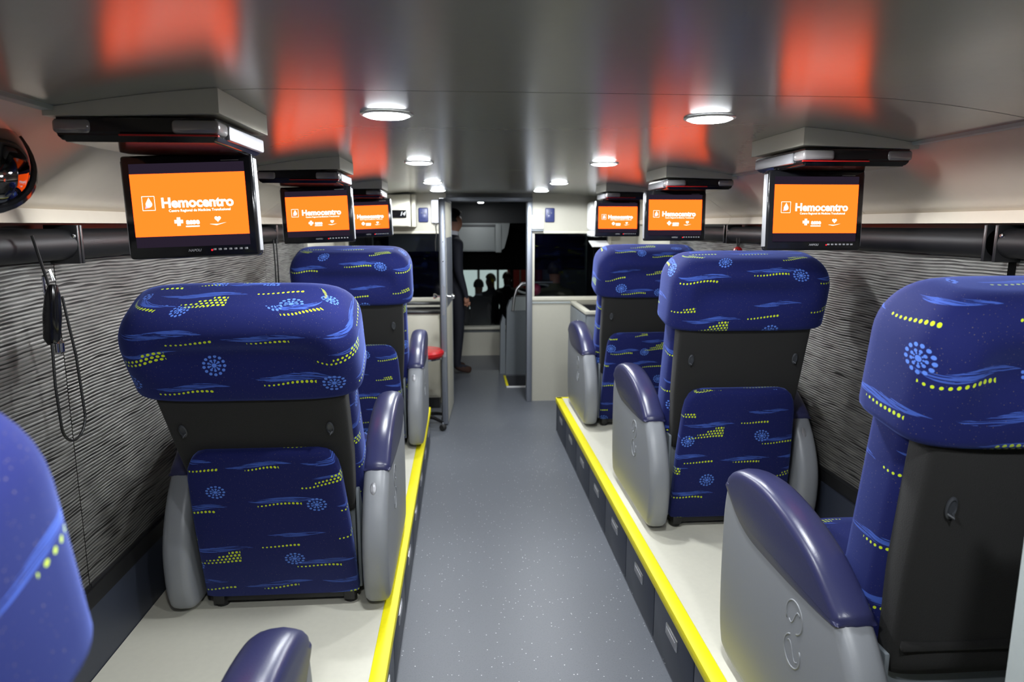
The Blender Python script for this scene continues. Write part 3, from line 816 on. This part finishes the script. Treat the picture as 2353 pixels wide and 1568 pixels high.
for dy in (-.018, .018): tube('cord', [(0, dy * .4, .02), (.0, dy, .06), (.0, dy, .075)], .003, M['cable'], t, 6)
lathe('handset_tip', [(.004, -.006), (.010, 0), (.004, .006)], M['chrome'], t, 12, (-.02, -.03, .01))

# round convex mirror on the cove panel near the camera
t = empty('convex_mirror', (-.932, 1.385, 1.735), 0); tag(t, 'round black-rimmed convex mirror on the coved wall panel', 'mirror')
rot = (math.radians(62), 0, math.radians(58))
lathe('mirror_dome', [(r * 1.22, z * 1.15) for r, z in [(.098, .0), (.096, .008), (.085, .024), (.065, .038), (.04, .048), (.015, .053), (.002, .0535)]], M['mirror'], t, 40, None, rot)
lathe('rim', [(r * 1.22, z) for r, z in [(.09, -.02), (.104, -.012), (.107, 0), (.103, .008), (.097, .004)]], M['blackgloss'], t, 40, None, rot)
lathe('mount', [(.03, -.07), (.03, -.018)], M['blackmat'], t, 16, None, rot)

# ================================================================= DOOR
t = empty('door_1', (-.105, 6.045, 0), math.radians(0)); tag(t, 'open ivory door leaf with grey metal edge and round knobs', kind='structure')
t.rotation_euler = (0, 0, math.radians(-3.3))
box('door_leaf', -.018, .018, -.66, -.0, .012, DZ - .004, M['ivory'], t)
box('edge_frame', -.024, .020, -.695, -.655, .010, DZ + .002, M['alu'], t, .006)
box('edge_frame', -.021, .021, -.012, .004, .010, DZ + .002, M['alu'], t, .004)
box('top_rail', -.021, .021, -.66, 0, DZ - .02, DZ + .002, M['alu'], t, .004)
box('seal', -.030, -.024, -.69, -.66, .01, DZ - .01, M['rubber'], t)
box('glazing_bead', .0185, .0215, -.60, -.04, .95, 1.50, M['alu'], t)
box('lock_plate', -.012, .010, -.6965, -.694, .90, 1.13, M['steel'], t)
box('strike_label', -.02, .012, -.6965, -.694, .565, .605, M['silverplastic'], t)
for s in (-1, 1):
    k = lathe('knob', [(.020, 0), (.020, .004), (.008, .008), (.007, .030), (.016, .038), (.022, .050), (.020, .060), (.008, .064)], M['chrome'], t, 20, (s * .022, -.655, 1.045), (0, s * PI / 2, 0))
for z in (1.47, 1.32, .27): lathe('edge_screw', [(.005, 0), (.003, .002)], M['chrome'], t, 8, (0, -.695, z), (PI / 2, 0, 0))

# ================================================================= FRONT FITTINGS
# left: wall cabinet with clock, switch plate, lamp, counter
t = empty('wall_cabinet', (-.70, 6.0, 1.585)); tag(t, 'ivory overhead wall cabinet carrying the black digital clock', 'cabinet')
box('cabinet_body', -.40, .275, -.16, .08, 0, .265, M['ivory'], t, .003)
box('cabinet_door', -.39, .268, -.176, -.162, .006, .262, M['ivory'], t, .003)
box('side_stile', .283, .315, -.10, .08, .0, .265, M['ivory'], t, .003)
t = empty('digital_clock', (-.515, 5.822, 1.69)); tag(t, 'small black digital clock on the ivory wall cabinet', 'clock')
box('clock_case', -.062, .062, -.012, .0, -.032, .032, M['blackgloss'], t, .004)
link('clock_digits', text_mesh('14', .045, M['digits'], .001, .3), t, (.028, -.0125, 0))
def plate(x, label):
    t = empty('switch_plate', (x, YP - .0005, 1.685)); tag(t, label, 'switch', 'blue switch plates')
    box('plate', -.042, .042, -.016, 0, -.062, .062, M['bluebox'], t, .010, 3)
    for dx in (-.014, .014): lathe('indicator', [(.006, 0), (.004, .003)], M['greyfit'], t, 10, (dx, -.016, .018), (PI / 2, 0, 0))
    box('socket_face', -.022, .022, -.018, -.015, -.035, .006, M['bluebox'], t, .004)
plate(-.328, 'dark blue switch plate between the clock cabinet and the white wall lamp')
plate(.778, 'dark blue switch plate above the partition window beside the white wall box')
t = empty('wall_lamp', (-.222, YP - .0005, 1.715)); tag(t, 'lit white tubular wall lamp beside the door leaf', 'lamp')
box('lamp_cover', -.034, .034, -.05, -.008, -.095, .095, M['walllamp'], t, .012, 3); box('lamp_base', -.038, .038, -.010, 0, -.10, .10, M['white'], t, .004)
tube('lamp_cord', [(-.02, -.03, -.095), (.0, -.035, -.115), (.02, -.03, -.097), (.0, -.034, -.12), (.006, -.03, -.19), (-.006, -.03, -.26), (-.004, -.03, -.34)], .004, M['cable'], t, 6)
t = empty('worktop_cabinet', (-.64, YP - .001, 0)); tag(t, 'ivory base cabinet with black worktop below the window beside the stool', 'cabinet')
box('cabinet_body', -.46, .44, -.20, 0, .10, .845, M['ivory'], t, .003); box('plinth', -.45, .43, -.18, 0, 0, .10, M['blackmat'], t)
box('worktop', -.47, .45, -.22, 0, .845, .868, M['counter'], t, .003); box('upstand', -.47, .45, -.03, 0, .868, .925, M['counter'], t, .002); box('rail', -.47, .45, -.036, -.026, .885, .900, M['ivory'], t)
box('door', -.45, -.01, -.216, -.20, .12, .83, M['ivory'], t, .003); box('door', .0, .43, -.216, -.20, .12, .83, M['ivory'], t, .003)

# right: sink cabinet, dispensers, white wall box
t = empty('sink_cabinet', (1.285, 5.70, 0)); tag(t, 'grey sink cabinet with black worktop in the corner under the partition window', 'cabinet')
box('cabinet_body', -.30, .29, -.38, .37, .0, .90, M['greyfit'], t, .003); box('worktop', -.315, .29, -.40, .375, .90, .925, M['ivory'], t, .003)
box('basin', -.27, .26, -.35, .30, .918, .931, M['counter'], t, .004)
box('side_door', -.314, -.300, -.36, .36, .02, .885, M['greyfit'], t, .003)
lathe('door_lock', [(.012, 0), (.010, .006)], M['chrome'], t, 12, (-.314, -.10, .80), (0, -PI / 2, 0)); lathe('door_lock', [(.012, 0), (.010, .006)], M['chrome'], t, 12, (-.314, -.05, .80), (0, -PI / 2, 0))
t = empty('wall_box', (.668, YP - .0005, 1.64)); tag(t, 'small white wall box beside the door jamb', 'box')
box('box_body', -.050, .050, -.05, 0, -.075, .045, M['white'], t, .004); box('box_top', -.026, .026, -.045, 0, .045, .085, M['white'], t, .004); box('box_foot', -.052, .052, -.052, 0, -.095, -.080, M['greyfit'], t, .002)
t = empty('paper_dispenser', (1.22, YP - .0005, 1.50)); tag(t, 'white rounded paper towel dispenser on the partition, mostly behind a monitor', 'dispenser')
box('dispenser_body', -.115, .115, -.20, 0, .05, .30, M['white'], t, .035, 4); box('dispenser_base', -.110, .110, -.19, 0, .0, .048, M['white'], t, .015, 3)
lathe('lock_ring', [(.02, 0), (.02, .006), (.012, .006)], M['greyfit'], t, 14, (-.05, -.13, -.006))
box('paper_sheet', -.10, .06, -.24, -.05, -.030, -.026, M['white'], t, rot=(math.radians(14), 0, 0))

# red stool
t = empty('swivel_stool', (-.325, 5.34, 0), math.radians(-38)); tag(t, 'red round swivel stool with black caster base beside the door', 'stool')
lathe('stool_seat', [(.10, .575), (.165, .580), (.176, .592), (.178, .612), (.165, .628), (.08, .634), (.01, .634)], M['red'], t, 32)
lathe('seat_ring', [(.150, .560), (.170, .562), (.172, .576), (.150, .580)], M['chrome'], t, 32)
lathe('gas_column', [(.030, .085), (.030, .30), (.018, .302), (.018, .575)], M['chrome'], t, 18)
lathe('base_hub', [(.04, .06), (.045, .09), (.032, .13)], M['blackgloss'], t, 18)
for i in range(5):
    a = 2 * PI * i / 5; c, s = math.cos(a), math.sin(a)
    leg = tube('base_leg', [(.03 * c, .03 * s, .095), (.12 * c, .12 * s, .088), (.205 * c, .205 * s, .066)], [.018, .015, .012], M['blackgloss'], t, 10)
    lathe('caster', [(.004, -.019), (.022, -.019), (.026, -.012), (.026, .012), (.022, .019), (.004, .019)], M['rubber'], leg, 16, (.205 * c, .205 * s, .0265), (PI / 2, 0, a))
    tube('caster_fork', [(.205 * c, .205 * s, .070), (.205 * c, .205 * s, .045)], .008, M['chrome'], leg, 8)

# ================================================================= DRIVER AREA
t = empty('overhead_locker', (-.05, YF - .125, 1.29)); tag(t, 'light grey overhead locker above the windscreen', 'locker')
prism('locker_body', [(-.80, .0), (.50, .0), (.555, .04), (.60, .20), (.62, .33), (-.80, .33)], 'y', -.12, .06, M['greylight'], t)
box('locker_lid', -.78, .445, -.135, -.12, .012, .285, M['greylight'], t, .004)
box('locker_end', .452, .52, -.132, -.12, -.012, .315, M['greylight'], t, .005)
box('locker_gap', -.78, .45, -.128, -.11, .290, .315, M['greydark2'], t)
t = empty('ceiling_console', (.16, 7.9, 1.86)); tag(t, 'black ceiling console with a small lit lamp in the driver area', 'console')
prism('console_body', [(-.36, .038), (-.30, -.012), (.28, -.012), (.36, .038)], 'y', -.12, .1, M['blackmat'], t)
lathe('console_lamp', [(.028, 0), (.034, .006)], M['lamp'], t, 20, (.06, -.09, -.018))
ld = bpy.data.lights.new('console_light', 'AREA'); ld.shape = 'DISK'; ld.size = .06; ld.energy = 1.3; lo = bpy.data.objects.new('lamp_light', ld); COL.objects.link(lo); lo.parent = t; lo.location = (.06, -.09, -.022)

t = empty('entry_screen', (.66, 7.28, 0)); tag(t, 'grey moulded entry screen with a bent handrail beside the step well', 'screen')
prism('screen_body', [(-.20, .0), (.35, .0), (.35, .82), (-.10, .82), (-.155, .80), (-.185, .72)], 'y', -.06, .06, M['greyfit'], t)
prism('screen_cap', [(-.145, .70), (.35, .70), (.35, .845), (-.09, .845), (-.13, .82)], 'y', -.085, .08, M['greylight'], t)
prism('screen_foot', [(-.26, 0), (-.20, 0), (-.20, .60), (-.225, .64), (-.25, .55)], 'y', -.02, .12, M['greyfit'], t)
tube('handrail', [(-.125, -.09, .70), (-.110, -.09, .84), (-.085, -.09, .93), (-.03, -.09, .985), (.05, -.09, 1.0), (.30, -.09, 1.0)], .015, M['steel'], t, 12)
for nm, a, m in (('step_edge', (.43, .455, 6.66, 7.15), 'yellow'), ('step_edge', (.43, 1.0, 6.615, 6.66), 'white')):
    o = box(nm, a[0], a[1], a[2], a[3], 0, .008, M[m], None, .002)
    tag(o, 'yellow strip along the side of the step well' if m == 'yellow' else 'white strip along the near lip of the step well', 'edge strip')
t = tube('steering_wheel', [(.85 + .0 + .21 * math.cos(a), 7.95 + .11 * math.sin(a), .86 + .05 * math.sin(a)) for a in [2 * PI * i / 28 for i in range(28)]], .014, M['greylight'], None, 8, True); tag(t, 'pale steering wheel rim behind the entry screen handrail', 'steering wheel')
# draped yellow cloth and pink ball beside the entry screen
bm = bmesh.new(); n = 10
rows = []
for i in range(9):
    tt = i / 8; rows.append([bm.verts.new((.70 + .13 * (k / n) * (1 - .3 * tt), 7.19 - .02 - .03 * math.sin(k * 1.1) * tt, .86 - .24 * tt - .04 * abs(math.sin(k * .9)) * tt)) for k in range(n + 1)])
for A, B in zip(rows, rows[1:]):
    for k in range(n): bm.faces.new((A[k], A[k + 1], B[k + 1], B[k]))
bmesh.ops.solidify(bm, geom=bm.faces[:], thickness=.006)
o = link('cloth', bm_mesh('cloth', bm, M['yellowcloth'], smooth=True)); tag(o, 'yellow-green cloth draped over the entry screen', 'cloth')
o = lathe('rubber_ball', [(.006, -.07), (.04, -.058), (.064, -.03), (.07, 0), (.064, .03), (.04, .058), (.006, .07)], M['pink'], None, 20, (.775, 7.27, .918)); tag(o, 'pink rubber ball resting on the entry screen beside the cloth', 'ball')

# ================================================================= PEOPLE
def person(name, label, loc, rz, mats, joints, edges, zones, hairrad, headc, group=None):
    """joints: name -> (co, (rx, ry)); zones: function(co)->material index; continuous skinned body"""
    names = list(joints); idx = {n: i for i, n in enumerate(names)}
    me = bpy.data.meshes.new('tmp'); me.from_pydata([joints[n][0] for n in names], [(idx[a], idx[b]) for a, b in edges], [])
    o = bpy.data.objects.new('tmp', me); COL.objects.link(o)
    sk = o.modifiers.new('skin', 'SKIN'); sk.use_smooth_shade = True
    for n in names:
        v = me.skin_vertices[0].data[idx[n]]; r = joints[n][1]; v.radius = r if isinstance(r, tuple) else (r, r)
        v.use_root = (n == 'pelvis')
    ss = o.modifiers.new('sub', 'SUBSURF'); ss.levels = 2; ss.render_levels = 2
    dg = bpy.context.evaluated_depsgraph_get()
    nm = bpy.data.meshes.new_from_object(o.evaluated_get(dg)); bpy.data.objects.remove(o); bpy.data.meshes.remove(me)
    nm.name = name; nm.materials.clear()
    for m in mats: nm.materials.append(m)
    for p in nm.polygons: p.material_index = zones(p.center); p.use_smooth = True
    t = empty(name, loc, rz); tag(t, label, 'person', group)
    link('body', nm, t)
    # hair cap: dome following the skull, open at the face (+y)
    bm = bmesh.new(); bmesh.ops.create_icosphere(bm, subdivisions=3, radius=1)
    for v in bm.verts:
        v.co = Vector((v.co.x * hairrad[0], v.co.y * hairrad[1], v.co.z * hairrad[2]))
    bmesh.ops.delete(bm, geom=[v for v in bm.verts if v.co.z < -.35 * hairrad[2] + (.55 * hairrad[2] if v.co.y > .25 * hairrad[1] else 0) or (v.co.y > .55 * hairrad[1] and v.co.z < .45 * hairrad[2])], context='VERTS')
    link('hair', bm_mesh('hair', bm, M['hair'] if not group else random.choice([M['hair'], M['hair'], M['shoe']]), smooth=True), t, headc)
    return t
EDG = [('pelvis', 'waist'), ('waist', 'chest'), ('chest', 'neck0'), ('neck0', 'neck'), ('neck', 'jaw'), ('jaw', 'head'), ('head', 'crown'), ('jaw', 'nose'),
       ('chest', 'shL'), ('shL', 'elL'), ('elL', 'wrL'), ('wrL', 'haL'), ('chest', 'shR'), ('shR', 'elR'), ('elR', 'wrR'), ('wrR', 'haR'),
       ('pelvis', 'hipL'), ('hipL', 'knL'), ('knL', 'anL'), ('anL', 'toL'), ('pelvis', 'hipR'), ('hipR', 'knR'), ('knR', 'anR'), ('anR', 'toR')]
for s_ in 'LR':
    EDG += [('ha' + s_, 'f%d%s' % (k, s_)) for k in range(3)]
def standing(h=1.74, w=1.0, arm=.0):
    k = h / 1.74
    J = {'pelvis': ((0, 0, .94), (.15, .105)), 'waist': ((0, .0, 1.10), (.145, .10)), 'chest': ((0, -.01, 1.32), (.165, .115)), 'neck0': ((0, -.02, 1.47), (.085, .075)),
         'neck': ((0, -.01, 1.53), (.056, .058)), 'jaw': ((0, .012, 1.585), (.066, .080)), 'head': ((0, .01, 1.655), (.076, .095)), 'crown': ((0, .0, 1.705), (.055, .07)), 'nose': ((0, .10, 1.61), (.014, .014))}
    for sg, s in ((-1, 'L'), (1, 'R')):
        J['sh' + s] = ((sg * .185, -.015, 1.42), (.068, .068)); J['el' + s] = ((sg * .235, -.03 + arm * .1, 1.14), (.052, .052)); J['wr' + s] = ((sg * .225, .05 + arm * .2, .90), (.032, .036)); J['ha' + s] = ((sg * .222, .065 + arm * .2, .83), (.018, .035))
        for q in range(3): J['f%d%s' % (q, s)] = ((sg * (.222 - .004 * q), .045 + .028 * q + arm * .2, .745 + .014 * abs(q - 1)), (.009, .009))
        J['hip' + s] = ((sg * .095, 0, .86), (.092, .10)); J['kn' + s] = ((sg * .10, .015, .48), (.062, .066)); J['an' + s] = ((sg * .10, -.02, .09), (.048, .052)); J['to' + s] = ((sg * .115, .15, .035), (.042, .032))
    return {n: ((c[0] * k * w, c[1] * k, c[2] * k), (r[0] * k, r[1] * k)) for n, (c, r) in J.items()}, k
def zone_std(k):
    def z(c):
        zz = c.z / k
        if zz > 1.575: return 3
        if zz > 1.50: return 3 if zz > 1.535 else 2
        if zz < .085: return 1
        if zz < .845 and abs(c.x) > .19 * k: return 3
        return 0
    return z
J, k = standing(1.74)
person('person', 'person in a dark suit with white shirt collar standing beyond the door, seen from behind', (-.085, 7.36, 0), math.radians(-72), [M['suit'], M['shoe'], M['shirt'], M['skin']], J, EDG, zone_std(k), (.088, .108, .110), (0, .004, 1.665))
# seated person seen through the partition window
J, k = standing(1.70)
drop = .56
Js = {}
for n, (c, r) in J.items():
    c = list(c)
    if n[:2] in ('kn',): c = [c[0], .42, .86 * k]
    elif n[:2] == 'an': c = [c[0], .45, .47 * k]
    elif n[:2] == 'to': c = [c[0], .60, .42 * k]
    elif n[:3] == 'hip': c = [c[0], .03, .87 * k]
    elif n[:2] == 'wr': c = [c[0] * .9, .30, 1.10 * k]
    elif n[:2] == 'ha': c = [c[0] * .85, .37, 1.11 * k]
    elif n[0] == 'f' : c = [c[0] * .85 + .01 * (int(n[1]) - 1), .44, 1.10 * k + .01 * int(n[1])]
    Js[n] = ((c[0], c[1], c[2] - .42 * k), r)
def zone_sit(c):
    z = c.z / k + .42
    if z > 1.53: return 3
    if z < .50: return 1
    if c.y > .27 and z > 1.03: return 3
    return 0
person('person', 'person in an olive shirt seated behind the partition window', (1.06, 7.75, -.13), math.radians(-4), [M['olive'], M['shoe'], M['olive'], M['skin']], Js, EDG, zone_sit, (.088, .108, .110), (0, .004, 1.665 * k - .42 * k))
t = empty('driver_seat', (1.06, 7.74, 0)); tag(t, 'black driver seat carrying the person in the olive shirt', 'seat')
box('seat_cushion', -.24, .24, -.17, .30, .27, .375, M['blackmat'], t, .03, 3); box('seat_back', -.22, .22, -.27, -.17, .30, .74, M['blackmat'], t, .03, 3); box('pedestal', -.16, .16, -.1, .2, 0, .275, M['darkgrey'], t, .01)

# ================================================================= OUTSIDE
GZ = -1.02
g = box('ground', -14, 16, YF + .6, 30, GZ - .1, GZ, M['asphalt']); tag(g, 'dark asphalt outside the bus', kind='structure')
hl = empty('hall_front', (1.2, 17.0, GZ)); tag(hl, 'lit hall front with glazing, piers and a red panel beyond the windscreen', 'building')
for i, x in enumerate((-1.24, -.76, -.28)):
    box('glazed_bay', x, x + .42, 0, .05, .55, 2.6, M['litwall'], hl)
    box('pier', x + .42, x + .48, -.05, .1, 0, 2.7, M['greywall'], hl)
box('base_wall', -4, 4, -.05, .1, 0, .55, M['darkcloth'], hl)
box('fascia', -4, 4, -.1, .2, 2.6, 3.2, M['darkgrey'], hl); box('end_wall', .20, .32, -.06, .1, 0, 2.6, M['greywall'], hl)
box('red_panel', -.10 + .02, .22, -.12, -.06, .3, 2.5, M['redwall'], hl); box('red_panel', .26, .78, -.14, -.08, .2, 2.48, M['redwall'], hl); box('end_wall', .78, 2.2, -.06, .1, 0, 2.6, M['greywall'], hl)
box('far_wall', -6, -1.24, -.05, .1, 0, 3.2, M['darkgrey'], hl)
t = empty('added_lamp_post', (1.0, 13.8, GZ)); tag(t, 'slim dark lamp post added to light the forecourt', 'lamp')
tube('post', [(0, 0, 0), (0, 0, 3.9)], .04, M['blackmetal'], t); box('lamp_head', -.25, .25, -.12, .12, 3.9, 3.98, M['blackmetal'], t, .02)
box('lamp_glass', -.2, .2, -.09, .09, 3.888, 3.9, M['lamp'], t)
ld = bpy.data.lights.new('added_forecourt_light', 'AREA'); ld.size = .4; ld.energy = 12; ld.color = (1, .95, .75); lo = bpy.data.objects.new('lamp_light', ld); COL.objects.link(lo); lo.parent = t; lo.location = (0, 0, 3.88)  # added area light for the forecourt; the post is made up to carry it
crowd = [(-.02, 11.6, 1.70, 20, 'darkcloth', 'person in dark clothes outside, at the wall end of the crowd behind the suited person'),
         (.27, 11.2, 1.72, -10, 'darkcloth', 'person in dark clothes outside, among the crowd before the lit glazing'),
         (.50, 11.9, 1.76, 30, 'darkcloth', 'tall person in dark clothes outside, in front of the glazing pier'),
         (.83, 12.6, 1.74, 170, 'darkcloth', 'person in dark clothes outside, standing before the red panel edge'),
         (.98, 11.1, 1.58, 60, 'olive', 'person in an olive top outside, in front of the red panel'),
         (1.33, 11.6, 1.60, 100, 'olive', 'person in an olive jacket outside, behind the bent handrail')]
for i, (x, y, h, a, m, lab) in enumerate(crowd):
    J, k = standing(h, 1.0, .3 * (i % 2))
    person('person', lab, (x, y, GZ), math.radians(a), [M[m], M['shoe'], M['shirt'] if i % 2 else M[m], M['skin']], J, EDG, zone_std(k), (.088 * k, .108 * k, .110 * k), (0, .004, 1.665 * k), 'people gathered outside the windscreen')
